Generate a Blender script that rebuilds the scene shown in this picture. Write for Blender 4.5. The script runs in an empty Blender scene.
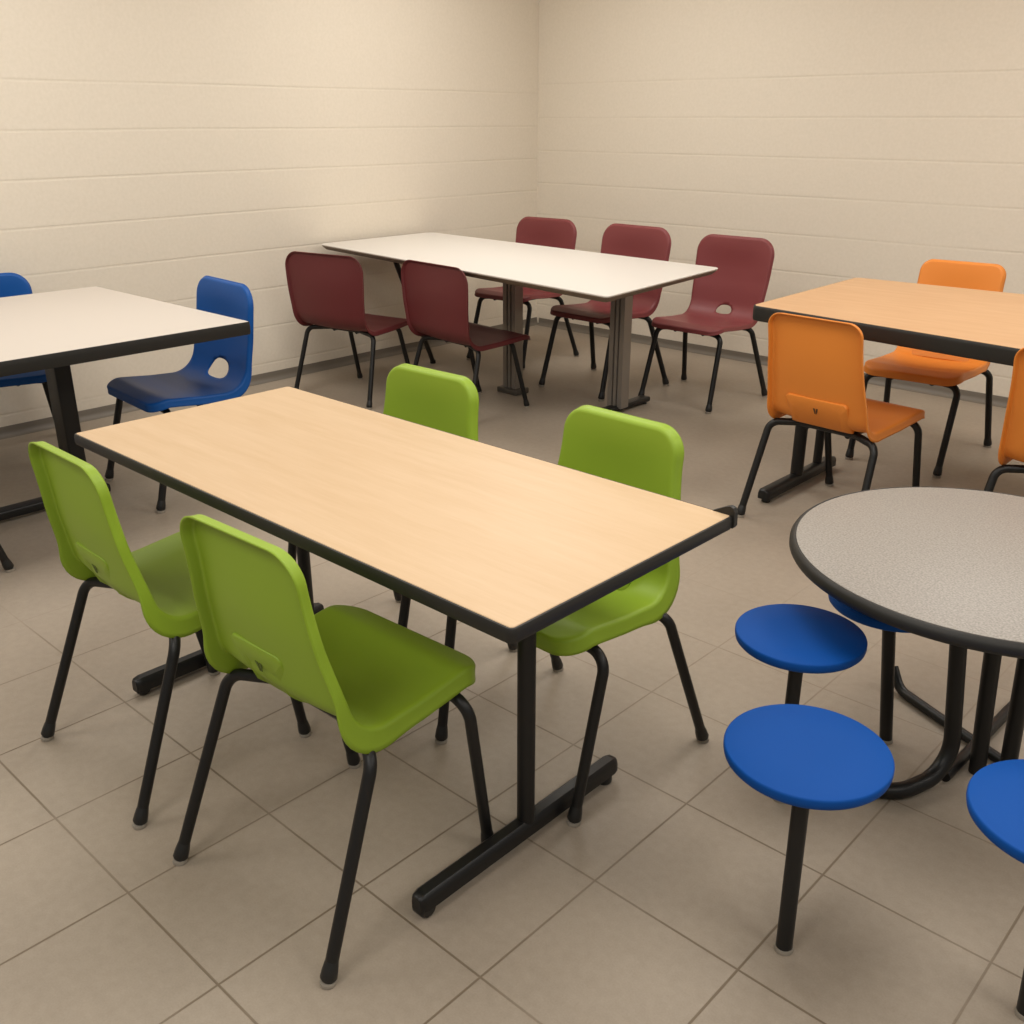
import bpy, math
from mathutils import Vector, Matrix
PI = math.pi
S = bpy.context.scene
COL = S.collection

# ------------------------------------------------------------------ helpers
def lin(c):
    return tuple(((v/255)/12.92 if v/255 <= .04045 else ((v/255+.055)/1.055)**2.4) for v in c)+(1,)

def mat(name, rgb, rough=.5, metal=0.0, spec=.5, noise=0.0, nscale=8.0, bump=0.0, bscale=200.0):
    m = bpy.data.materials.new(name); m.use_nodes = True
    nt = m.node_tree; b = nt.nodes['Principled BSDF']
    b.inputs['Base Color'].default_value = lin(rgb)
    b.inputs['Roughness'].default_value = rough
    b.inputs['Metallic'].default_value = metal
    b.inputs['Specular IOR Level'].default_value = spec
    if noise or bump:
        tc = nt.nodes.new('ShaderNodeTexCoord')
    if noise:
        n = nt.nodes.new('ShaderNodeTexNoise'); n.inputs['Scale'].default_value = nscale; n.inputs['Detail'].default_value = 3
        nt.links.new(tc.outputs['Object'], n.inputs['Vector'])
        mx = nt.nodes.new('ShaderNodeMix'); mx.data_type = 'RGBA'
        c = lin(rgb)
        mx.inputs['A'].default_value = tuple(v*(1-noise) for v in c[:3])+(1,)
        mx.inputs['B'].default_value = tuple(min(1, v*(1+noise)) for v in c[:3])+(1,)
        nt.links.new(n.outputs['Fac'], mx.inputs['Factor'])
        nt.links.new(mx.outputs['Result'], b.inputs['Base Color'])
    if bump:
        n2 = nt.nodes.new('ShaderNodeTexNoise'); n2.inputs['Scale'].default_value = bscale
        nt.links.new(tc.outputs['Object'], n2.inputs['Vector'])
        bp = nt.nodes.new('ShaderNodeBump'); bp.inputs['Strength'].default_value = bump; bp.inputs['Distance'].default_value = .001
        nt.links.new(n2.outputs['Fac'], bp.inputs['Height'])
        nt.links.new(bp.outputs['Normal'], b.inputs['Normal'])
    return m

class MB:
    def __init__(s): s.v = []; s.f = []; s.mi = []
    def add(s, v, f, mi=0):
        o = len(s.v); s.v += [tuple(p) for p in v]
        s.f += [tuple(i+o for i in q) for q in f]; s.mi += [mi]*len(f)
        return s
    def build(s, name, mats, parent=None, smooth=True, angle=40):
        me = bpy.data.meshes.new(name); me.from_pydata(s.v, [], s.f)
        if not isinstance(mats, (list, tuple)): mats = [mats]
        for m in mats: me.materials.append(m)
        for p, i in zip(me.polygons, s.mi): p.material_index = i; p.use_smooth = smooth
        me.update()
        if smooth: me.set_sharp_from_angle(angle=math.radians(angle))
        o = bpy.data.objects.new(name, me); COL.objects.link(o)
        if parent: o.parent = parent
        return o

def tag(o, label=None, cat=None, group=None, kind=None):
    if label: o['label'] = label
    if cat: o['category'] = cat
    if group: o['group'] = group
    if kind: o['kind'] = kind
    return o

def empty(name, loc=(0, 0, 0), rz=0, s=1):
    o = bpy.data.objects.new(name, None); COL.objects.link(o)
    o.empty_display_size = .1
    o.location = loc; o.rotation_euler = (0, 0, rz); o.scale = (s, s, s)
    return o

def copy_tree(o, parent=None):
    c = o.copy(); COL.objects.link(c)
    if parent: c.parent = parent
    for ch in list(o.children): copy_tree(ch, c)
    return c

def fillet(pts, rads, n=8):
    """polyline with rounded corners; rads per interior point"""
    P = [Vector(p) for p in pts]; out = [P[0]]
    for i in range(1, len(P)-1):
        a = (P[i-1]-P[i]); b = (P[i+1]-P[i]); la, lb = a.length, b.length; a.normalize(); b.normalize()
        ang = a.angle(b); r = rads[i-1]
        t = min(r/math.tan(ang/2), la*.49, lb*.49); r = t*math.tan(ang/2)
        bis = (a+b).normalized(); c = P[i]+bis*(r/math.sin(ang/2))
        u = (P[i]+a*t)-c; w = (P[i]+b*t)-c; tot = u.angle(w); ax = u.cross(w).normalized()
        for k in range(n+1):
            out.append(c+Matrix.Rotation(tot*k/n, 3, ax) @ u)
    out.append(P[-1]); return out

def tube(mb, path, r, n=14, mi=0, rs=None, sx=1.0):
    """swept circle with parallel transport; closed caps"""
    P = [Vector(p) for p in path]; N = len(P); v = []; f = []
    T = [(P[min(i+1, N-1)]-P[max(i-1, 0)]).normalized() for i in range(N)]
    up = Vector((0, 0, 1)) if abs(T[0].z) < .9 else Vector((1, 0, 0))
    x = T[0].cross(up).normalized()
    for i in range(N):
        x = (x-T[i]*x.dot(T[i])).normalized(); y = T[i].cross(x)
        rr = rs[i] if rs else r
        for k in range(n):
            a = 2*PI*k/n; v.append(P[i]+x*(rr*sx*math.cos(a))+y*(rr*math.sin(a)))
    for i in range(N-1):
        for k in range(n):
            f.append((i*n+k, i*n+(k+1) % n, (i+1)*n+(k+1) % n, (i+1)*n+k))
    f.append(tuple(reversed(range(n)))); f.append(tuple(range((N-1)*n, N*n)))
    return mb.add(v, f, mi)

def lathe(mb, prof, c=(0, 0), n=64, mi=0):
    """prof: (r,z) list; poles at r==0 allowed at ends"""
    v = []; f = []; rings = []
    for r, z in prof:
        if r < 1e-6: rings.append([len(v)]); v.append((c[0], c[1], z))
        else:
            rings.append(list(range(len(v), len(v)+n)))
            v += [(c[0]+r*math.cos(2*PI*k/n), c[1]+r*math.sin(2*PI*k/n), z) for k in range(n)]
    for A, B in zip(rings, rings[1:]):
        for k in range(n):
            k2 = (k+1) % n
            if len(A) == 1: f.append((A[0], B[k], B[k2]))
            elif len(B) == 1: f.append((A[k], B[0], A[k2]))
            else: f.append((A[k], B[k], B[k2], A[k2]))
    return mb.add(v, f, mi)

def box(mb, x0, x1, y0, y1, z0, z1, b=0.0, mi=0):
    """box with all edges bevelled"""
    import bmesh
    bm = bmesh.new(); bmesh.ops.create_cube(bm, size=1)
    for q in bm.verts:
        q.co = Vector(((x0+x1)/2+q.co.x*(x1-x0), (y0+y1)/2+q.co.y*(y1-y0), (z0+z1)/2+q.co.z*(z1-z0)))
    if b: bmesh.ops.bevel(bm, geom=bm.edges[:], offset=b, segments=3, profile=.5, affect='EDGES')
    bm.verts.index_update()
    mb.add([q.co.copy() for q in bm.verts], [[q.index for q in fc.verts] for fc in bm.faces], mi)
    bm.free(); return mb

def rrect(x0, x1, y0, y1, r, n=8):
    out = []
    for cx, cy, a0 in ((x1-r, y1-r, 0), (x0+r, y1-r, PI/2), (x0+r, y0+r, PI), (x1-r, y0+r, 1.5*PI)):
        for k in range(n+1):
            a = a0+PI/2*k/n; out.append((cx+r*math.cos(a), cy+r*math.sin(a)))
    return out

def loft(mb, loops, cap0=True, cap1=True, mi=0):
    n = len(loops[0]); v = [p for L in loops for p in L]; f = []
    for i in range(len(loops)-1):
        for k in range(n):
            f.append((i*n+k, i*n+(k+1) % n, (i+1)*n+(k+1) % n, (i+1)*n+k))
    if cap0: f.append(tuple(reversed(range(n))))
    if cap1: f.append(tuple(range((len(loops)-1)*n, len(loops)*n)))
    return mb.add(v, f, mi)

# ------------------------------------------------------------------ materials
M_black = mat('black powder coated steel', (21, 20, 19), .42, 0, .4, bump=.08, bscale=600)
M_rubber = mat('black rubber edge', (36, 34, 31), .5, 0, .4)
M_cap = mat('black plastic foot', (24, 24, 23), .45)
M_glide = mat('grey nylon glide', (150, 142, 130), .4)
M_silver = mat('brushed grey steel', (146, 139, 131), .38, .55, .5)
M_silverd = mat('dark groove steel', (92, 87, 80), .45, .5)
M_green = mat('lime green polypropylene', (137, 165, 42), .48, 0, .4, bump=.05, bscale=500)
M_orange = mat('orange polypropylene', (227, 136, 52), .48, 0, .4, bump=.05, bscale=500)
M_maroon = mat('maroon polypropylene', (123, 57, 58), .46, 0, .4, bump=.05, bscale=500)
M_maroon_shaded = mat('shaded maroon polypropylene', (100, 40, 42), .46, 0, .35, bump=.05, bscale=500)  # same maroon plastic, with the shade on the chair backs put into the colour
M_blue = mat('blue polypropylene', (14, 78, 150), .42, 0, .25, bump=.05, bscale=500)
M_stool = mat('royal blue stool plastic', (6, 72, 150), .6, 0, .15, bump=.08, bscale=500)
M_mark = mat('dark mould mark', (80, 50, 20), .6)
M_markg = mat('dark green mould mark', (78, 95, 22), .6)
M_white = mat('white laminate', (226, 221, 214), .4, 0, .4)
M_under = mat('taupe table edge', (112, 96, 80), .5)
M_beige = mat('pale grey beige laminate', (203, 194, 184), .45, 0, .35, noise=.02, nscale=300)

def wood(name, c1, c2):
    m = bpy.data.materials.new(name); m.use_nodes = True; nt = m.node_tree; L = nt.links
    b = nt.nodes['Principled BSDF']; b.inputs['Roughness'].default_value = .42; b.inputs['Specular IOR Level'].default_value = .35
    tc = nt.nodes.new('ShaderNodeTexCoord'); mp = nt.nodes.new('ShaderNodeMapping'); mp.inputs['Scale'].default_value = (1.6, 14, 14)
    n = nt.nodes.new('ShaderNodeTexNoise'); n.inputs['Scale'].default_value = 2.2; n.inputs['Detail'].default_value = 5; n.inputs['Roughness'].default_value = .6
    mp2 = nt.nodes.new('ShaderNodeMapping'); mp2.inputs['Scale'].default_value = (5, 160, 160)
    n2 = nt.nodes.new('ShaderNodeTexNoise'); n2.inputs['Scale'].default_value = 3; n2.inputs['Detail'].default_value = 2
    L.new(tc.outputs['Object'], mp.inputs[0]); L.new(mp.outputs[0], n.inputs['Vector'])
    L.new(tc.outputs['Object'], mp2.inputs[0]); L.new(mp2.outputs[0], n2.inputs['Vector'])
    ad = nt.nodes.new('ShaderNodeMath'); ad.operation = 'MULTIPLY_ADD'; ad.inputs[1].default_value = .35
    L.new(n2.outputs['Fac'], ad.inputs[0]); L.new(n.outputs['Fac'], ad.inputs[2])
    rp = nt.nodes.new('ShaderNodeValToRGB'); rp.color_ramp.elements[0].position = .42; rp.color_ramp.elements[1].position = .9
    rp.color_ramp.elements[0].color = lin(c1); rp.color_ramp.elements[1].color = lin(c2)
    L.new(ad.outputs[0], rp.inputs[0]); L.new(rp.outputs[0], b.inputs['Base Color'])
    return m
M_maple = wood('maple laminate', (205, 177, 143), (196, 166, 129))
M_beech = wood('beech laminate', (208, 167, 125), (196, 152, 109))

def speckle():
    m = bpy.data.materials.new('speckled grey laminate'); m.use_nodes = True; nt = m.node_tree; L = nt.links
    b = nt.nodes['Principled BSDF']; b.inputs['Roughness'].default_value = .45; b.inputs['Specular IOR Level'].default_value = .35
    tc = nt.nodes.new('ShaderNodeTexCoord')
    n = nt.nodes.new('ShaderNodeTexNoise'); n.inputs['Scale'].default_value = 230; n.inputs['Detail'].default_value = 2
    L.new(tc.outputs['Object'], n.inputs['Vector'])
    rp = nt.nodes.new('ShaderNodeValToRGB')
    rp.color_ramp.elements[0].position = .32; rp.color_ramp.elements[1].position = .68
    rp.color_ramp.elements[0].color = lin((131, 125, 118)); rp.color_ramp.elements[1].color = lin((161, 154, 146))
    L.new(n.outputs['Fac'], rp.inputs[0]); L.new(rp.outputs[0], b.inputs['Base Color'])
    return m
M_speck = speckle()

def nmath(nt, op, a, b=None, c=None):
    n = nt.nodes.new('ShaderNodeMath'); n.operation = op
    for i, q in enumerate((a, b, c)):
        if q is None: continue
        if isinstance(q, (int, float)): n.inputs[i].default_value = q
        else: nt.links.new(q, n.inputs[i])
    return n.outputs[0]

def floor_mat():
    m = bpy.data.materials.new('taupe ceramic floor tiles'); m.use_nodes = True; nt = m.node_tree; L = nt.links
    b = nt.nodes['Principled BSDF']
    g = nt.nodes.new('ShaderNodeNewGeometry'); sp = nt.nodes.new('ShaderNodeSeparateXYZ'); L.new(g.outputs['Position'], sp.inputs[0])
    X, Y = sp.outputs[0], sp.outputs[1]
    def gro(c, c0, size, w):
        t = nmath(nt, 'DIVIDE', nmath(nt, 'SUBTRACT', c, c0), size)
        fr = nmath(nt, 'FRACT', nmath(nt, 'ADD', t, .5))
        d = nmath(nt, 'MULTIPLY', nmath(nt, 'ABSOLUTE', nmath(nt, 'SUBTRACT', fr, .5)), size)
        mr = nt.nodes.new('ShaderNodeMapRange'); mr.interpolation_type = 'SMOOTHSTEP'
        mr.inputs[1].default_value = w*.45; mr.inputs[2].default_value = w; mr.inputs[3].default_value = 1; mr.inputs[4].default_value = 0
        L.new(d, mr.inputs[0]); return mr.outputs[0]
    line = nmath(nt, 'MAXIMUM', gro(X, -1.632, .334, .0032), gro(Y, .617, .334, .0032))
    def fade(c, a, bb):
        mr = nt.nodes.new('ShaderNodeMapRange'); mr.interpolation_type = 'SMOOTHSTEP'
        mr.inputs[1].default_value = a; mr.inputs[2].default_value = bb; mr.inputs[3].default_value = 1; mr.inputs[4].default_value = 0
        L.new(c, mr.inputs[0]); return mr.outputs[0]
    # the joints fade out toward the back and left of the room
    vis = nmath(nt, 'MULTIPLY', fade(Y, 1.3, 3.3), fade(nmath(nt, 'MULTIPLY', X, -1), 2.3, 3.4))
    wn = nt.nodes.new('ShaderNodeTexNoise'); wn.inputs['Scale'].default_value = 2.2; L.new(g.outputs['Position'], wn.inputs['Vector'])
    joint_breakup = nt.nodes.new('ShaderNodeMapRange'); joint_breakup.inputs[1].default_value = .35; joint_breakup.inputs[2].default_value = .55
    joint_breakup.inputs[3].default_value = .55; joint_breakup.inputs[4].default_value = 1; L.new(wn.outputs['Fac'], joint_breakup.inputs[0])
    vis = nmath(nt, 'MULTIPLY', vis, joint_breakup.outputs[0])
    line = nmath(nt, 'MULTIPLY', line, vis)
    # mottled tile colour
    n1 = nt.nodes.new('ShaderNodeTexNoise'); n1.inputs['Scale'].default_value = 1.7; n1.inputs['Detail'].default_value = 4
    n2 = nt.nodes.new('ShaderNodeTexNoise'); n2.inputs['Scale'].default_value = 45; n2.inputs['Detail'].default_value = 4
    n3 = nt.nodes.new('ShaderNodeTexNoise'); n3.inputs['Scale'].default_value = 260
    for n in (n1, n2, n3): L.new(g.outputs['Position'], n.inputs['Vector'])
    s = nmath(nt, 'MULTIPLY_ADD', n1.outputs['Fac'], .5, nmath(nt, 'MULTIPLY_ADD', n2.outputs['Fac'], .25, nmath(nt, 'MULTIPLY', n3.outputs['Fac'], .25)))
    rp = nt.nodes.new('ShaderNodeValToRGB'); rp.color_ramp.elements[0].position = .34; rp.color_ramp.elements[1].position = .66
    rp.color_ramp.elements[0].color = lin((146, 134, 119)); rp.color_ramp.elements[1].color = lin((167, 154, 138))
    L.new(s, rp.inputs[0])
    mx = nt.nodes.new('ShaderNodeMix'); mx.data_type = 'RGBA'
    L.new(nmath(nt, 'MULTIPLY', line, .8), mx.inputs['Factor']); L.new(rp.outputs[0], mx.inputs['A']); mx.inputs['B'].default_value = lin((104, 88, 68))
    L.new(mx.outputs['Result'], b.inputs['Base Color'])
    b.inputs['Roughness'].default_value = .5; b.inputs['Specular IOR Level'].default_value = .35
    bp = nt.nodes.new('ShaderNodeBump'); bp.inputs['Strength'].default_value = .5; bp.inputs['Distance'].default_value = .002
    h = nmath(nt, 'MULTIPLY_ADD', line, -1, nmath(nt, 'MULTIPLY', n2.outputs['Fac'], .12))
    L.new(h, bp.inputs['Height']); L.new(bp.outputs['Normal'], b.inputs['Normal'])
    return m

def wall_mat(name, z0, step):
    m = bpy.data.materials.new(name); m.use_nodes = True; nt = m.node_tree; L = nt.links
    b = nt.nodes['Principled BSDF']; b.inputs['Roughness'].default_value = .55; b.inputs['Specular IOR Level'].default_value = .3
    g = nt.nodes.new('ShaderNodeNewGeometry'); sp = nt.nodes.new('ShaderNodeSeparateXYZ'); L.new(g.outputs['Position'], sp.inputs[0])
    wob = nt.nodes.new('ShaderNodeTexNoise'); wob.inputs['Scale'].default_value = .9; L.new(g.outputs['Position'], wob.inputs['Vector'])
    z = nmath(nt, 'MULTIPLY_ADD', wob.outputs['Fac'], .012, sp.outputs[2])
    t = nmath(nt, 'DIVIDE', nmath(nt, 'SUBTRACT', z, z0), step)
    sd = nmath(nt, 'MULTIPLY', nmath(nt, 'SUBTRACT', nmath(nt, 'FRACT', nmath(nt, 'ADD', t, .5)), .5), step)   # signed distance to joint
    d = nmath(nt, 'ABSOLUTE', sd)
    mr = nt.nodes.new('ShaderNodeMapRange'); mr.interpolation_type = 'SMOOTHSTEP'
    mr.inputs[1].default_value = .001; mr.inputs[2].default_value = .009; mr.inputs[3].default_value = 1; mr.inputs[4].default_value = 0
    L.new(d, mr.inputs[0]); line = mr.outputs[0]
    # no joint above the top visible course
    top = nt.nodes.new('ShaderNodeMapRange'); top.inputs[1].default_value = 1.70; top.inputs[2].default_value = 1.78; top.inputs[3].default_value = 1; top.inputs[4].default_value = 0
    L.new(sp.outputs[2], top.inputs[0]); line = nmath(nt, 'MULTIPLY', line, top.outputs[0])
    vn = nt.nodes.new('ShaderNodeTexNoise'); vn.inputs['Scale'].default_value = 1.1; L.new(g.outputs['Position'], vn.inputs['Vector'])
    vr = nt.nodes.new('ShaderNodeMapRange'); vr.inputs[1].default_value = .35; vr.inputs[2].default_value = .6; vr.inputs[3].default_value = .35; vr.inputs[4].default_value = 1
    L.new(vn.outputs['Fac'], vr.inputs[0]); line = nmath(nt, 'MULTIPLY', line, vr.outputs[0])
    n2 = nt.nodes.new('ShaderNodeTexNoise'); n2.inputs['Scale'].default_value = 60; n2.inputs['Detail'].default_value = 5; L.new(g.outputs['Position'], n2.inputs['Vector'])
    rp = nt.nodes.new('ShaderNodeValToRGB'); rp.color_ramp.elements[0].position = .3; rp.color_ramp.elements[1].position = .7
    rp.color_ramp.elements[0].color = lin((223, 213, 196)); rp.color_ramp.elements[1].color = lin((228, 218, 202))
    L.new(n2.outputs['Fac'], rp.inputs[0])
    mx = nt.nodes.new('ShaderNodeMix'); mx.data_type = 'RGBA'; L.new(nmath(nt, 'MULTIPLY', line, .10), mx.inputs['Factor'])
    L.new(rp.outputs[0], mx.inputs['A']); mx.inputs['B'].default_value = lin((176, 160, 136)); L.new(mx.outputs['Result'], b.inputs['Base Color'])
    bp = nt.nodes.new('ShaderNodeBump'); bp.inputs['Strength'].default_value = .32; bp.inputs['Distance'].default_value = .004
    L.new(nmath(nt, 'MULTIPLY_ADD', line, -1, nmath(nt, 'MULTIPLY', n2.outputs['Fac'], .12)), bp.inputs['Height']); L.new(bp.outputs['Normal'], b.inputs['Normal'])
    return m

# ------------------------------------------------------------------ room
WX, WY, CZ = -4.98, 5.62, 2.75
X1, Y0 = 3.2, -3.0
tag(box(MB(), WX-.1, X1, Y0, WY+.1, -.1, 0).build('floor', floor_mat(), smooth=False), kind='structure')
tag(box(MB(), WX-.1, WX, Y0, WY+.1, 0, CZ).build('wall_left', wall_mat('painted block wall left', .760, .2155), smooth=False), kind='structure')
tag(box(MB(), WX, X1, WY, WY+.1, 0, CZ).build('wall_back', wall_mat('painted block wall right', .812, .217), smooth=False), kind='structure')
tag(box(MB(), WX-.1, X1, Y0, WY+.1, CZ, CZ+.1).build('ceiling', mat('ceiling paint', (225, 218, 205), .8), smooth=False), kind='structure')
M_base = mat('grey cove base', (112, 104, 93), .5)
def baseboard(name, a, b, nrm):
    a, b, nrm = Vector(a), Vector(b), Vector(nrm)
    pr = [(0.0005, .052), (.006, .052), (.008, .045), (.009, .03), (.013, .015), (.024, .005), (.034, 0.0005), (.0005, .0005)]
    L1 = [a+nrm*d+Vector((0, 0, z)) for d, z in pr]; L2 = [b+nrm*d+Vector((0, 0, z)) for d, z in pr]
    tag(loft(MB(), [L1, L2]).build(name, M_base), kind='structure')
baseboard('baseboard_left', (WX, Y0, 0), (WX, WY, 0), (1, 0, 0))
baseboard('baseboard_back', (WX+.034, WY, 0), (X1, WY, 0), (0, -1, 0))

# ------------------------------------------------------------------ chairs
class Profile:
    """side profile of a one piece shell, from the top of the back to the front of the seat"""
    def __init__(s, p):
        hs, hb, bd, sf = p['hs'], p['hb'], p['bd'], p['sf']
        top = Vector((0, bd, hb)); J = Vector((0, p['jy'], hs-p['dip'])); F0 = Vector((0, sf-.055, hs+.002)); F = Vector((0, sf, hs-.014))
        mid = top.lerp(J, .5)+Vector((0, -.008, 0))
        raw = fillet([top, mid, J, J.lerp(F0, .55)+Vector((0, 0, -.004)), F0, F], [.6, p['jr'], .5, .08], 14)
        s.P = raw; s.c = [0]
        for a, b in zip(raw, raw[1:]): s.c.append(s.c[-1]+(b-a).length)
        s.L = s.c[-1]
        d = [abs((q-J).length) for q in raw]; s.sj = s.c[d.index(min(d))]
    def at(s, t):
        if t <= 0: d = (s.P[1]-s.P[0]).normalized(); return s.P[0]+d*t
        if t >= s.L: d = (s.P[-1]-s.P[-2]).normalized(); return s.P[-1]+d*(t-s.L)
        for i in range(len(s.P)-1):
            if s.c[i+1] >= t:
                return s.P[i].lerp(s.P[i+1], (t-s.c[i])/max(1e-9, s.c[i+1]-s.c[i]))
    def frame(s, t):
        e = .012; T = (s.at(min(s.L, t+e))-s.at(max(0, t-e))).normalized()
        return s.at(t), T, Vector((0, -T.z, T.y))

def smooth01(x): x = max(0, min(1, x)); return x*x*(3-2*x)

def shell(p, mt, parent):
    pr = Profile(p); L = pr.L; sj = pr.sj
    rf = .010                                     # edge roll radius
    rt, rb = p.get('rt', .062), .055              # corner radii
    def W(t):
        w = p['bw']+(p['sw']-p['bw'])*smooth01((t/sj-.15)/1.0) if t < sj*1.15 else p['sw']
        w -= rf
        waist = p.get('waist', 0)*math.exp(-((t-sj*.86)/.06)**2)
        w -= waist
        if t < rt: w -= rt-math.sqrt(max(0, rt*rt-(rt-t)**2))
        if t > L-rb: w -= rb-math.sqrt(max(0, rb*rb-(rb-(L-t))**2))
        return w
    ss = [rt*(1-math.cos(PI/2*k/9)) for k in range(9)]
    nm = 54; ss += [rt+(L-rb-rt)*k/nm for k in range(nm+1)]
    ss += [L-rb+rb*math.sin(PI/2*k/8) for k in range(1, 9)]
    nu = 36; us = [-1+2*k/nu for k in range(nu+1)]
    def disp(u, t):
        back = 1-smooth01((t-sj*.8)/(sj*.4)); a = p['dish']*back+.010*(1-back)
        q = smooth01(t/.16)*smooth01((L-t)/.14)
        return -a*(1-u*u)*q
    mb = MB(); idx = {}
    hole = p.get('hole')
    def inhole(x, t):
        if not hole: return 9
        hx, ht, hc = hole
        ax = hx*(1+.18*(t-sj-hc)/ht)
        return (abs(x/ax)**2.6+abs((t-sj-hc)/ht)**2.6)**(1/2.6)
    V = []
    grid = []
    for t in ss:
        row = []
        for u in us:
            row.append(len(V)); V.append([u*W(t), t, u])
        grid.append(row)
    faces = []; nr = len(ss)
    for i in range(nr-1):
        for k in range(nu):
            q = (grid[i][k], grid[i+1][k], grid[i+1][k+1], grid[i][k+1])
            if hole:
                cx = sum(V[j][0] for j in q)/4; ct = sum(V[j][1] for j in q)/4
                if inhole(cx, ct) < 1: continue
            faces.append(q)
    if hole:                                       # snap the rim of the cut to a clean curve
        from collections import Counter
        ec = Counter()
        for q in faces:
            for a, b in zip(q, q[1:]+q[:1]): ec[(min(a, b), max(a, b))] += 1
        outer = set(grid[0]+grid[-1]+[r[0] for r in grid]+[r[-1] for r in grid])
        rim = set(v for e, n in ec.items() if n == 1 for v in e)-outer
        for j in rim:
            x, t, u = V[j]; r = inhole(x, t); c = sj+hole[2]
            for _ in range(4):
                r = inhole(x, t); x /= r; t = c+(t-c)/r
            V[j] = [x, t, x/max(1e-6, W(t))]
    pos = []
    for x, t, u in V:
        P, T, N = pr.frame(t); pos.append(P+Vector((x, 0, 0))+N*disp(u, t))
    # boundary loop (viewed in x,t)
    loop = grid[0][:]+[grid[i][-1] for i in range(1, nr)]+grid[-1][-2::-1]+[grid[i][0] for i in range(nr-2, 0, -1)]
    n = len(loop); prev = loop; allv = pos
    def depth(t):
        d0 = p['rim_back']; d1 = p['rim_seat']
        return d0+(d1-d0)*smooth01((t-sj*.75)/(sj*.35))+p.get('rim_bend', .012)*math.exp(-((t-sj)/.06)**2)
    fr = []
    for k in range(n):
        a = V[loop[k-1]]; b = V[loop[(k+1) % n]]
        dx, dt = b[0]-a[0], b[1]-a[1]; l = math.hypot(dx, dt) or 1
        nx, ns = dt/l, -dx/l
        x, t, u = V[loop[k]]; P, T, N = pr.frame(t)
        fr.append((allv[loop[k]], Vector((nx, 0, 0))+T*ns, N, depth(t)))
    rings = []
    steps = [(rf*math.sin(a), rf*(1-math.cos(a)), 0) for a in (PI/8, PI/4, 3*PI/8, PI/2)]+[(rf+.001, rf, .35), (rf+.003, rf, .7), (rf+.005, rf, 1.0)]
    for (o, d, ff) in steps:
        ring = []
        for (P, out, N, dp) in fr:
            ring.append(len(allv)); allv.append(P+out*o-N*(d+ff*max(.001, dp-rf)))
        for k in range(n):
            k2 = (k+1) % n; faces.append((prev[k], prev[k2], ring[k2], ring[k]))
        prev = ring
    mb.add(allv, faces)
    o = mb.build('seat_shell', mt, parent, angle=60)
    import bmesh
    bm = bmesh.new(); bm.from_mesh(o.data); bmesh.ops.recalc_face_normals(bm, faces=bm.faces[:])
    # normals must look at the sitter
    s = sum((f.normal.y+f.normal.z)*f.calc_area() for f in bm.faces[:200])
    if s < 0: bmesh.ops.reverse_faces(bm, faces=bm.faces[:])
    bm.to_mesh(o.data); bm.free()
    md = o.modifiers.new('thickness', 'SOLIDIFY'); md.thickness = .004; md.offset = -1
    return pr, o

def rear_panel(p, pr, mt, mm, parent):
    """raised bracket pocket low on the rear of the back"""
    x0, x1 = p['panel']; t0, t1 = pr.sj-p['panel_up'], pr.sj+.032
    nt_, nx_ = 12, 10
    front = []; mb = MB()
    loops = []
    def lp(inset, d):
        out = []
        for x, t in rrect(x0+inset, x1-inset, t0+inset, t1-inset, .016, 5):
            P, T, N = pr.frame(t); out.append(P+Vector((x, 0, 0))-N*d)
        return out
    base = .006
    ext = p['panel_depth']
    # bend the flat outline along the profile by adding inner rings
    rings = [lp(0, base), lp(0, ext-.004), lp(.0015, ext-.001), lp(.005, ext)]
    for k in (.012, .02, .03): rings.append(lp(min(k, (t1-t0)/2-.001, (x1-x0)/2-.001), ext+.001))
    loft(mb, rings, True, True)
    o = mb.build('rear_panel', mt, parent)
    if mm:                                          # small dark moulding mark
        P, T, N = pr.frame((t0*.66+t1*.34)); xc = (x0+x1)/2+p.get('mark_dx', 0)
        mk = MB()
        for s in (-1, 1):
            q = [(xc+s*.002, -.011), (xc+s*.010, -.011), (xc+s*.004, .011), (xc+s*.001, .011)]
            lo = [P+Vector((x, 0, 0))+T*t-N*(ext+.0005) for x, t in q]; hi = [v-N*.0012 for v in lo]
            loft(mk, [lo, hi])
        mk.build('mould_mark', mm, o, smooth=False)
    return o

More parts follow.
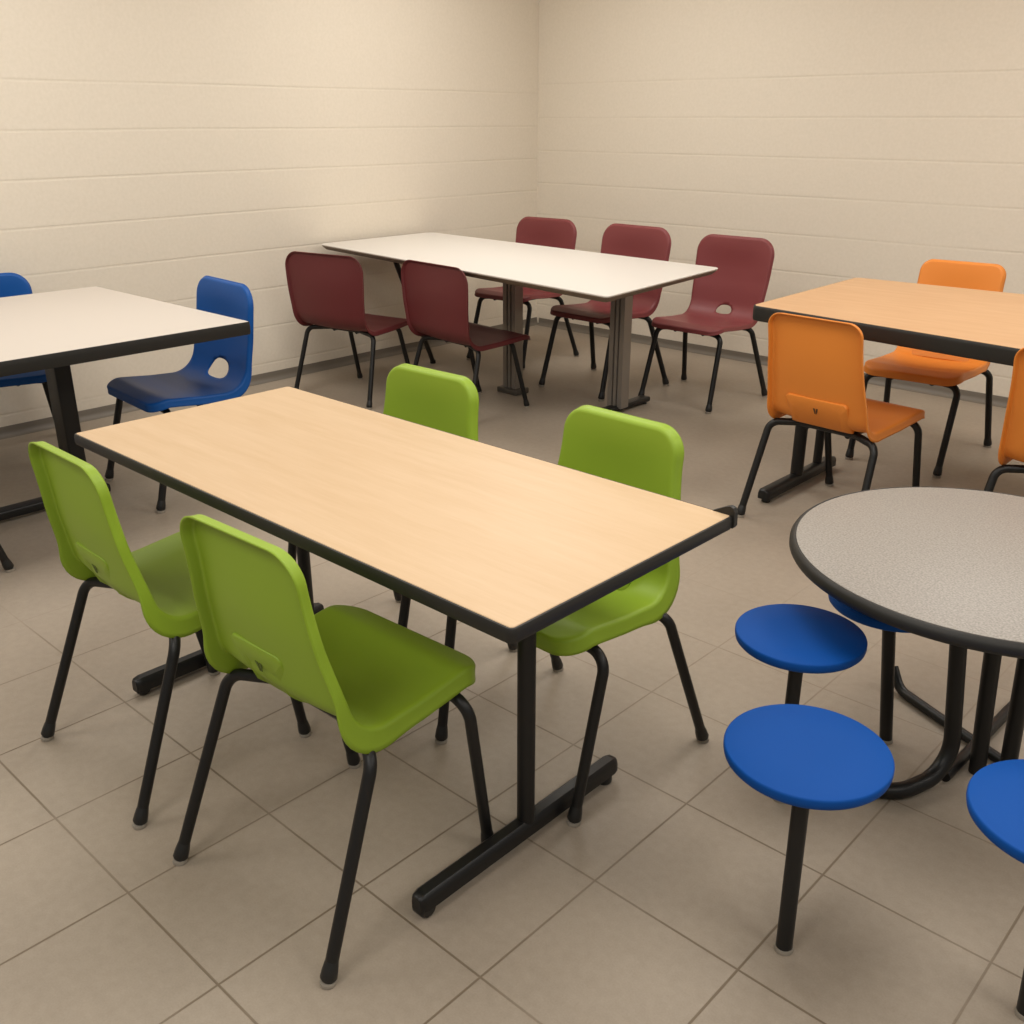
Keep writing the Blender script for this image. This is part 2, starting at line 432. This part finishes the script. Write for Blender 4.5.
def chair_frame(p, parent):
    r = p['tube']; zc = p['hs']-p['bar']
    for sgn in (-1, 1):
        for w, y, kw, ky in ((p['wr'], p['yr'], p['kwr'], p['kyr']), (p['wf'], p['yf'], p['kwf'], p['kyf'])):
            foot = Vector((sgn*w, y, .008)); f_ = 1 if y < 0 else 0; knee = Vector((sgn*kw, ky, zc+.004)); inn = Vector((sgn*.11, ky+.040*f_, zc+.016))
            path = fillet([foot, knee, inn], [.045], 8)
            leg = tube(MB(), path, r).build('leg', M_black, parent)
            d = (knee-foot).normalized()
            a = foot+d*.002
            cap = tube(MB(), [a, a+d*.004, a+d*.018, a+d*.030, a+d*.036], r, 14, 0, [r*1.12, r*1.30, r*1.22, r*1.10, r*1.01]).build('foot_cap', M_cap, leg)
            lathe(MB(), [(0, .0005), (r*1.2, .0005), (r*1.28, .004), (r*1.2, .009), (0, .009)], (foot.x, foot.y), 16).build('glide', M_glide, leg)
    mb = MB()
    for ky in (p['kyr'], p['kyf']):
        yy = ky+(.040 if ky < 0 else 0); tube(mb, [(-.125, yy, zc+.0155), (.125, yy, zc+.0155)], r*.98)
    for sgn in (-1, 1):
        tube(mb, [(sgn*.085, p['kyr']+.040, zc+.006), (sgn*.085, p['kyf'], zc+.006)], r*.9)
        # pads between frame and shell
        for ky in (p['kyr']+.055, p['kyf']-.02):
            lathe(mb, [(0, zc+.01), (.014, zc+.01), (.014, zc+p['bar']-p['dip']-.016), (0, zc+p['bar']-p['dip']-.016)], (sgn*.085, ky), 14)
    mb.build('seat_frame', M_black, parent)

def make_chair(name, p, mt, mm=None):
    root = empty(name)
    pr, sh = shell(p, mt, root)
    if p.get('panel'): rear_panel(p, pr, mt, mm, root)
    chair_frame(p, root)
    return root

G = dict(wr=.244, yr=-.274, wf=.220, yf=.190, sw=.212, sf=.198, hs=.460, bw=.168, bd=-.192, hb=.799, jy=-.128, dip=.022, jr=.07,
         dish=.012, rim_back=.027, rim_seat=.037, rim_bend=.012, tube=.0125, bar=.064, kwr=.222, kyr=-.118, kwf=.236, kyf=.118,
         panel=(-.115, .042), panel_up=.115, panel_depth=.019, rt=.05)
O = dict(wr=.240, yr=-.315, wf=.19, yf=.262, sw=.204, sf=.228, hs=.428, bw=.180, bd=-.318, hb=.805, jy=-.215, dip=.020, jr=.07,
         dish=.012, rim_back=.022, rim_seat=.030, rim_bend=.003, tube=.014, bar=.062, kwr=.218, kyr=-.20, kwf=.195, kyf=.17,
         panel=(-.125, .125), panel_up=.105, panel_depth=.022, rt=.04)
MR = dict(wr=.262, yr=-.266, wf=.213, yf=.230, sw=.213, sf=.197, hs=.430, bw=.230, bd=-.272, hb=.818, jy=-.190, dip=.020, jr=.10,
          dish=.016, rim_back=.012, rim_seat=.022, rim_bend=.004, tube=.0135, bar=.056, kwr=.205, kyr=-.155, kwf=.195, kyf=.13, rt=.075,
          hole=(.046, .024, -.034))
BL = dict(wr=.245, yr=-.268, wf=.245, yf=.225, sw=.235, sf=.192, hs=.420, bw=.224, bd=-.245, hb=.781, jy=-.180, dip=.020, jr=.11,
          dish=.014, rim_back=.014, rim_seat=.030, rim_bend=.006, tube=.0135, bar=.060, kwr=.20, kyr=-.155, kwf=.225, kyf=.13, rt=.07,
          hole=(.074, .038, -.036))

def place(src, first, x, y, deg, s, label, cat, group):
    o = src if first else copy_tree(src)
    o.location = (x, y, 0); o.rotation_euler = (0, 0, math.radians(deg)); o.scale = (s, s, s)
    return tag(o, label, cat, group)

g = make_chair('plastic_chair', G, M_green, M_markg)
GG = 'lime green chairs around the maple table'
place(g, True, -1.406, 1.015, 2.2, .988, 'lime green plastic chair nearest the viewer, seen from behind beside the front table leg', 'chair', GG)
place(g, False, -2.042, 1.005, -.5, .985, 'lime green plastic chair seen from behind at the far left end of the maple table', 'chair', GG)
place(g, False, -1.962, 1.583, 182, 1.0, 'lime green chair behind the maple table, only its back top showing above the tabletop', 'chair', GG)
place(g, False, -1.324, 1.588, 178.5, 1.0, 'lime green plastic chair facing the viewer behind the right end of the maple table', 'chair', GG)

oc = make_chair('plastic_chair', O, M_orange, M_mark)
OG = 'orange chairs around the beech table'
place(oc, True, -1.530, 3.535, -4.3, 1.0, 'orange chair seen from behind, whole back in view below the beech table edge', 'chair', OG)
place(oc, False, -1.618, 4.48, 184, 1.03, 'orange plastic chair across the beech table, facing the viewer by the back wall', 'chair', OG)
place(oc, False, -.705, 3.56, -3, 1.0, 'orange plastic chair cut off by the right photo edge, above the round table', 'chair', OG)

mh = make_chair('plastic_chair', MR, M_maroon)
MG = 'maroon chairs around the white table'
place(mh, True, -2.900, 4.64, 180.4, 1.027, 'maroon plastic chair with an open hole low in its back, right of the white table', 'chair', MG)
place(mh, False, -3.470, 4.47, 178, 1.065, 'maroon plastic chair behind the white table, middle of the three by the back wall', 'chair', MG)
place(mh, False, -4.300, 4.68, 184, 1.035, 'maroon plastic chair behind the white table, closest to the room corner', 'chair', MG)
ms = make_chair('plastic_chair', dict(MR, hole=None, bw=.283, sw=.262, wr=.285, kwr=.250, bd=-.248, jy=-.222, sf=.235, bar=.048), M_maroon_shaded)
place(ms, True, -4.375, 3.44, 10, .956, 'maroon plastic chair seen from behind at the left end of the white table', 'chair', MG)
place(ms, False, -3.685, 3.645, -5, .940, 'maroon plastic chair seen from behind, directly behind a lime green chair back', 'chair', MG)

bc = make_chair('plastic_chair', BL, M_blue)
BG = 'blue chairs around the pale square table'
place(bc, True, -3.736, 1.966, 175.7, 1.045, 'blue plastic chair with a hole in its back, right of the pale square table', 'chair', BG)
place(bc, False, -4.64, 1.585, -108, 1.0, 'blue plastic chair partly hidden behind the pale square table at the left edge', 'chair', BG)
place(bc, False, -3.62, .855, 0, 1.0, 'blue plastic chair at the left edge, only one black leg in view near the floor', 'chair', BG)

# ------------------------------------------------------------------ tables
def top_with_band(root, x0, x1, y0, y1, h, th, r, band, mtop, mband, band_name='edge_band'):
    cx, cy = root.location.x, root.location.y
    x0 -= cx; x1 -= cx; y0 -= cy; y1 -= cy
    def lp(i, z): return [(x, y, z) for x, y in rrect(x0+i, x1-i, y0+i, y1-i, max(.003, r-i), 6)]
    loft(MB(), [lp(band, h-th+.002), lp(band, h-.001), lp(band+.001, h)]).build('tabletop', mtop, root)
    a = th/2
    mb = MB()
    prof = [(band+.0005, h-.0012), (band*.75, h-.0006), (band*.4, h-.0012), (band*.15, h-th*.16), (0, h-th*.33), (0, h-th*.67), (band*.15, h-th*.85), (band*.4, h-th+.001), (band+.012, h-th)]
    loft(mb, [lp(i, z) for i, z in prof], False, False)
    mb.build(band_name, mband, root)

def t_leg(root, x, y0, y1, py, h, post_r, bar_w=.046, bar_h=.038, lift=.016, wheel=True, sy=1.0):
    cx, cy = root.location.x, root.location.y
    x -= cx; y0 -= cy; y1 -= cy; py -= cy; y0_, y1_ = y0, y1
    leg = tube(MB(), [(x, py, lift+bar_h-.006), (x, py, h-.02)], post_r, 24).build('leg', M_black, root)
    mb = MB(); box(mb, x-.06, x+.09, max(py-.16, y0_+.04), min(py+.16, y1_-.02), h-.026, h-.0205, .002); mb.build('mounting_plate', M_black, leg)
    pr = [(-1, 0), (-1, .55), (-.86, .85), (-.55, 1), (.55, 1), (.86, .85), (1, .55), (1, 0)]
    loops = []
    L = y1-y0; e = .018
    for t, sc, dz in ((0, .62, .006), (.004, .82, .003), (e, 1, 0), (L-e, 1, 0), (L-.004, .82, .003), (L, .62, .006)):
        loops.append([(x+a*bar_w/2*sc, y0+t, lift+(b*(bar_h-dz))) for a, b in pr])
    f = loft(MB(), loops).build('foot_bar', M_black, leg)
    for yy, wl in ((y0+(.020 if wheel else .034), wheel), (y1-.034, False)):
        if wl:
            m2 = MB(); R = .020
            for k in range(1):
                v = []
            prof = [(0, -.017), (R*.8, -.017), (R, -.012), (R, .012), (R*.8, .017), (0, .017)]
            lathe(m2, prof, (0, 0), 24)
            m2.v = [(x+q[2], yy+q[0], R+.0005+q[1]) for q in m2.v]
            m2.build('caster', M_cap, f)
        else:
            lathe(MB(), [(0, .0005), (.017, .0005), (.019, .004), (.019, .014), (.015, lift+.008), (0, lift+.008)], (x, yy), 20).build('glide', M_cap, f)
    return leg

# maple table in front
t1 = empty('rectangular_table', (-1.64, 1.288, 0))
tag(t1, 'maple topped rectangular table with black edge in the foreground between the lime green chairs', 'table')
top_with_band(t1, -2.384, -.899, .966, 1.608, .73, .028, .014, .0065, M_maple, M_rubber)
t_leg(t1, -1.153, .966, 1.590, 1.282, .73, .019, .040, .036, .022)
t_leg(t1, -2.305, .985, 1.605, 1.555, .73, .019, .040)
mb = MB()
cb = [(-.899, 1.6105, .704), (-.945, 1.6105, .722), (-.947, 1.6105, .7295), (-.918, 1.6105, .745), (-.908, 1.6105, .7485), (-.900, 1.6105, .746), (-.896, 1.6105, .738), (-.895, 1.6105, .710)]
lo = [Vector((x-t1.location.x, y-t1.location.y-.012, z)) for x, y, z in cb]
loft(mb, [lo, [v+Vector((0, .012, 0)) for v in lo]]); mb.build('corner_lip', M_rubber, t1, smooth=False)

# white table at the back
t2 = empty('rectangular_table', (-3.74, 3.95, 0))
tag(t2, 'white topped rectangular table with grey steel posts between the maroon chairs', 'table')
H2 = .765
Q2 = [(-2.530, 3.300), (-2.645, 4.36), (-4.925, 4.51), (-4.925, 3.615)]      # plan of the top, counter-clockwise
R2 = [.02, .04, .06, .045]
def lp2(i, z):
    P = [Vector((x-t2.location.x, y-t2.location.y, z)) for x, y in Q2]; c = sum(P, Vector())/4; out = []
    for k in range(4):
        a, p, b = P[k-1], P[k], P[(k+1) % 4]
        u, w = (a-p).normalized(), (b-p).normalized()
        q = p+(u+w).normalized()*(i*1.414)
        seg = fillet([q+u*.2, q, q+w*.2], [max(.012, R2[k]-i*.5)], 8)
        out += seg[1:-1]
    return out
loft(MB(), [lp2(.004, H2-.008), lp2(.001, H2-.003), lp2(.004, H2)]).build('tabletop', M_white, t2)
loft(MB(), [lp2(.034, H2-.034), lp2(.022, H2-.030), lp2(.003, H2-.010), lp2(.004, H2-.0078)]).build('edge_band', M_under, t2)
def column(x, y, foot, w=.046, d=.032):
    x -= t2.location.x; y -= t2.location.y
    # fluted aluminium section: three ribs with dark grooves
    pts = []
    for sx, sy in ((1, 1),):
        pts = [(-w, -d), (-w*.42, -d), (-w*.36, -d+.010), (-w*.24, -d+.010), (-w*.18, -d), (w*.18, -d), (w*.24, -d+.010), (w*.36, -d+.010), (w*.42, -d), (w, -d),
               (w, d), (w*.42, d), (w*.36, d-.010), (w*.24, d-.010), (w*.18, d), (-w*.18, d), (-w*.24, d-.010), (-w*.36, d-.010), (-w*.42, d), (-w, d)]
    leg = loft(MB(), [[(x+a, y+b, z) for a, b in pts] for z in (.03, H2-.036)]).build('leg', M_silver, t2, smooth=False)
    if foot:
        m = MB(); box(m, x-.03, x+.03, y-.26, y+.26, .012, .040, .008)
        f = m.build('foot_bar', M_black, leg)
        for s in (-1, 1):
            lathe(MB(), [(0, .0005), (.02, .0005), (.022, .006), (.014, .014), (0, .014)], (x, y+s*.23), 18).build('glide', M_cap, f)
    else:
        m = MB(); box(m, x-.075, x+.075, y-.055, y+.055, .0005, .032, .006); m.build('foot_plate', M_silverd, leg)
column(-3.05, 4.10, True); column(-3.735, 4.02, False)
def slant(a, b, r, m_):
    a = Vector(a)-Vector((t2.location.x, t2.location.y, 0)); b = Vector(b)-Vector((t2.location.x, t2.location.y, 0))
    leg = tube(MB(), [a, b], r, 16).build('leg', m_, t2)
    lathe(MB(), [(0, .0005), (r*1.2, .0005), (r*1.2, .02), (0, .02)], (b.x, b.y), 16).build('foot_cap', M_cap, leg)
slant((-4.17, 3.56, .733), (-4.60, 4.20, .012), .015, M_black)
# beech table on the right
t3 = empty('rectangular_table', (-1.1, 3.93, 0))
tag(t3, 'beech topped rectangular table with thick black edge between the orange chairs', 'table')
H3 = .78
Q3 = [(-1.945, 3.45), (-.15, 3.235), (-.15, 4.48), (-1.97, 4.42)]
def lp3(i, z, r=.035):
    P = [Vector((x-t3.location.x, y-t3.location.y, z)) for x, y in Q3]; out = []
    for k in range(4):
        a, p, b = P[k-1], P[k], P[(k+1) % 4]
        u, w = (a-p).normalized(), (b-p).normalized()
        q = p+(u+w).normalized()*(i*1.414)
        out += fillet([q+u*.2, q, q+w*.2], [max(.004, r-i)], 6)[1:-1]
    return out
loft(MB(), [lp3(.006, H3-.05), lp3(.006, H3-.001), lp3(.007, H3)]).build('tabletop', M_beech, t3)
loft(MB(), [lp3(i, z) for i, z in ((.0065, H3-.0012), (.004, H3-.0006), (.0015, H3-.003), (.0, H3-.012), (.0, H3-.048), (.0015, H3-.056), (.004, H3-.058), (.02, H3-.058))], False, False).build('edge_band', M_rubber, t3)
t_leg(t3, -1.80, 3.42, 4.03, 3.70, H3-.03, .026, .055, .04, .02, wheel=False)
def extra_post(x, y, z0, r):
    x -= t3.location.x; y -= t3.location.y
    leg = tube(MB(), [(x, y, z0), (x, y, H3-.05)], r, 18).build('leg', M_black, t3); return leg
extra_post(-1.803, 3.89, .05, .019)
t_leg(t3, -.32, 3.42, 4.03, 3.70, H3-.03, .026, .055, .04, .02, wheel=False)

# pale square table on the left
t4 = empty('square_table', (-3.95, 1.48, 0))
tag(t4, 'pale grey square table with black edge and single black pedestal at the left edge', 'table')
top_with_band(t4, -4.575, -3.307, .80, 2.085, .73, .05, .012, .006, M_beige, M_rubber)
px, py = -3.85+3.95, 1.55-1.48
post = box(MB(), px-.05, px+.05, py-.032, py+.032, .045, .70, .008).build('pedestal', M_black, t4)
box(MB(), px-.2, px+.2, py-.2, py+.2, .676, .682, .002).build('mounting_plate', M_black, post)
f = box(MB(), px-.032, px+.032, py-.39, py+.12, .016, .052, .008).build('foot_bar', M_black, post)
for e in ((px, py-.36), (px, py+.09)):
    lathe(MB(), [(0, .0005), (.018, .0005), (.02, .006), (.016, .018), (0, .018)], e, 18).build('glide', M_cap, f)

# round table on the right
RC = (-.572, 2.155); RH = .57; RR = .428
t5 = empty('round_table', (RC[0], RC[1], 0))
tag(t5, 'round table with speckled grey top and black edge beside the blue stools', 'table')
lathe(MB(), [(0, RH-.028), (RR-.014, RH-.028), (RR-.014, RH-.001), (RR-.016, RH), (0, RH)], n=128).build('tabletop', M_speck, t5)
lathe(MB(), [(RR-.0145, RH-.0014), (RR-.009, RH-.0006), (RR-.004, RH-.0045), (RR, RH-.012), (RR, RH-.022), (RR-.004, RH-.029), (RR-.012, RH-.032), (RR-.05, RH-.032)], n=128).build('edge_band', M_rubber, t5)
def rel(*p): return [Vector((x-RC[0], y-RC[1], z)) for x, y, z in p]
r5 = .019
ztop = RH-.034
tube(MB(), fillet(rel((-.605, 2.088, ztop), (-.563, 2.125, .0195), (-.622, 1.945, .0195), (-.745, 1.925, .0195)), [.085, .09], 10), r5, 18).build('leg', M_black, t5)
tube(MB(), rel((-.545, 2.165, ztop), (-.522, 2.192, .001)), r5, 18).build('leg', M_black, t5)
tube(MB(), rel((-.485, 2.225, ztop), (-.470, 2.245, .001)), r5, 18).build('leg', M_black, t5)
tube(MB(), fillet(rel((-.835, 2.425, .06), (-.80, 2.40, .014), (-.66, 2.335, .014), (-.30, 2.17, .014)), [.06, .08], 8), .0135, 14).build('base_rail', M_black, t5)
tube(MB(), rel((-.566, 2.10, .014), (-.548, 2.56, .014)), .0135, 14).build('base_rail', M_black, t5)

def stool(x, y, h, r, fx, fy, label, pr=.0155):
    root = empty('round_stool', (fx, fy, 0))
    tag(root, label, 'stool', 'blue stools around the speckled round table')
    dx, dy = x-fx, y-fy; th = .026
    lathe(MB(), [(0, h-th), (r*.90, h-th), (r*.96, h-th+.003), (r*.99, h-th*.7), (r, h-th*.45), (r, h-.004), (r*.992, h-.0012), (r*.978, h), (r*.5, h+.0002), (0, h+.0002)], (dx, dy), 96).build('seat', M_stool, root)
    p = tube(MB(), [(0, 0, .006), (dx, dy, h-th-.004)], pr, 20).build('post', M_black, root)
    lathe(MB(), [(0, h-th-.008), (r*.5, h-th-.008), (r*.5, h-th+.001), (0, h-th+.001)], (dx, dy), 40).build('seat_plate', M_black, root)
    lathe(MB(), [(0, .0005), (pr*1.08, .0005), (pr*1.14, .004), (pr*1.06, .010), (0, .010)], (0, 0), 20).build('glide', M_glide, p)
stool(-.613, 1.423, .42, .145, -.592, 1.385, 'blue round stool with full black post and foot showing, front left of round table')
stool(-.826, 1.802, .42, .138, -.815, 1.78, 'blue round stool whose lower post is hidden by the front stool, left of round table')
stool(-.755, 2.105, .42, .14, -.735, 2.165, 'blue round stool mostly hidden beneath the far left rim of the round table')
stool(-.228, 1.544, .42, .145, -.212, 1.540, 'blue round stool cut off by the right edge of the photo, below the round table')

# ------------------------------------------------------------------ light
def area(name, loc, sx, sy, power, col=(1, .975, .93), rot=(0, 0, 0)):
    l = bpy.data.lights.new(name, 'AREA'); l.shape = 'RECTANGLE'; l.size = sx; l.size_y = sy; l.energy = power; l.color = col
    o = bpy.data.objects.new(name, l); COL.objects.link(o); o.location = loc; o.rotation_euler = rot
    return o
for x in (-3.6, -1.0, 1.4):
    for y in (-1.0, 1.6, 4.0):
        area('ceiling_lamp', (x, y, CZ-.03), 1.2, 1.2, 30.5)
w = bpy.data.worlds.new('World'); S.world = w; w.use_nodes = True
w.node_tree.nodes['Background'].inputs[0].default_value = (1, .975, .94, 1); w.node_tree.nodes['Background'].inputs[1].default_value = .22

# ------------------------------------------------------------------ camera
cam = bpy.data.cameras.new('camera'); co = bpy.data.objects.new('camera', cam); COL.objects.link(co); S.camera = co
cam.sensor_width = 36; cam.lens = 36*986/1024; cam.clip_start = .05
a, p = math.radians(42.9479), math.radians(21.7312)
co.location = (0, 0, 1.45); co.rotation_euler = (PI/2-p, 0, a)
S.view_settings.view_transform = 'Standard'; S.view_settings.look = 'None'
S.view_settings.exposure = 0; S.view_settings.gamma = 1
S.cycles.max_bounces = 8; S.cycles.diffuse_bounces = 5
S.cycles.use_denoising = True
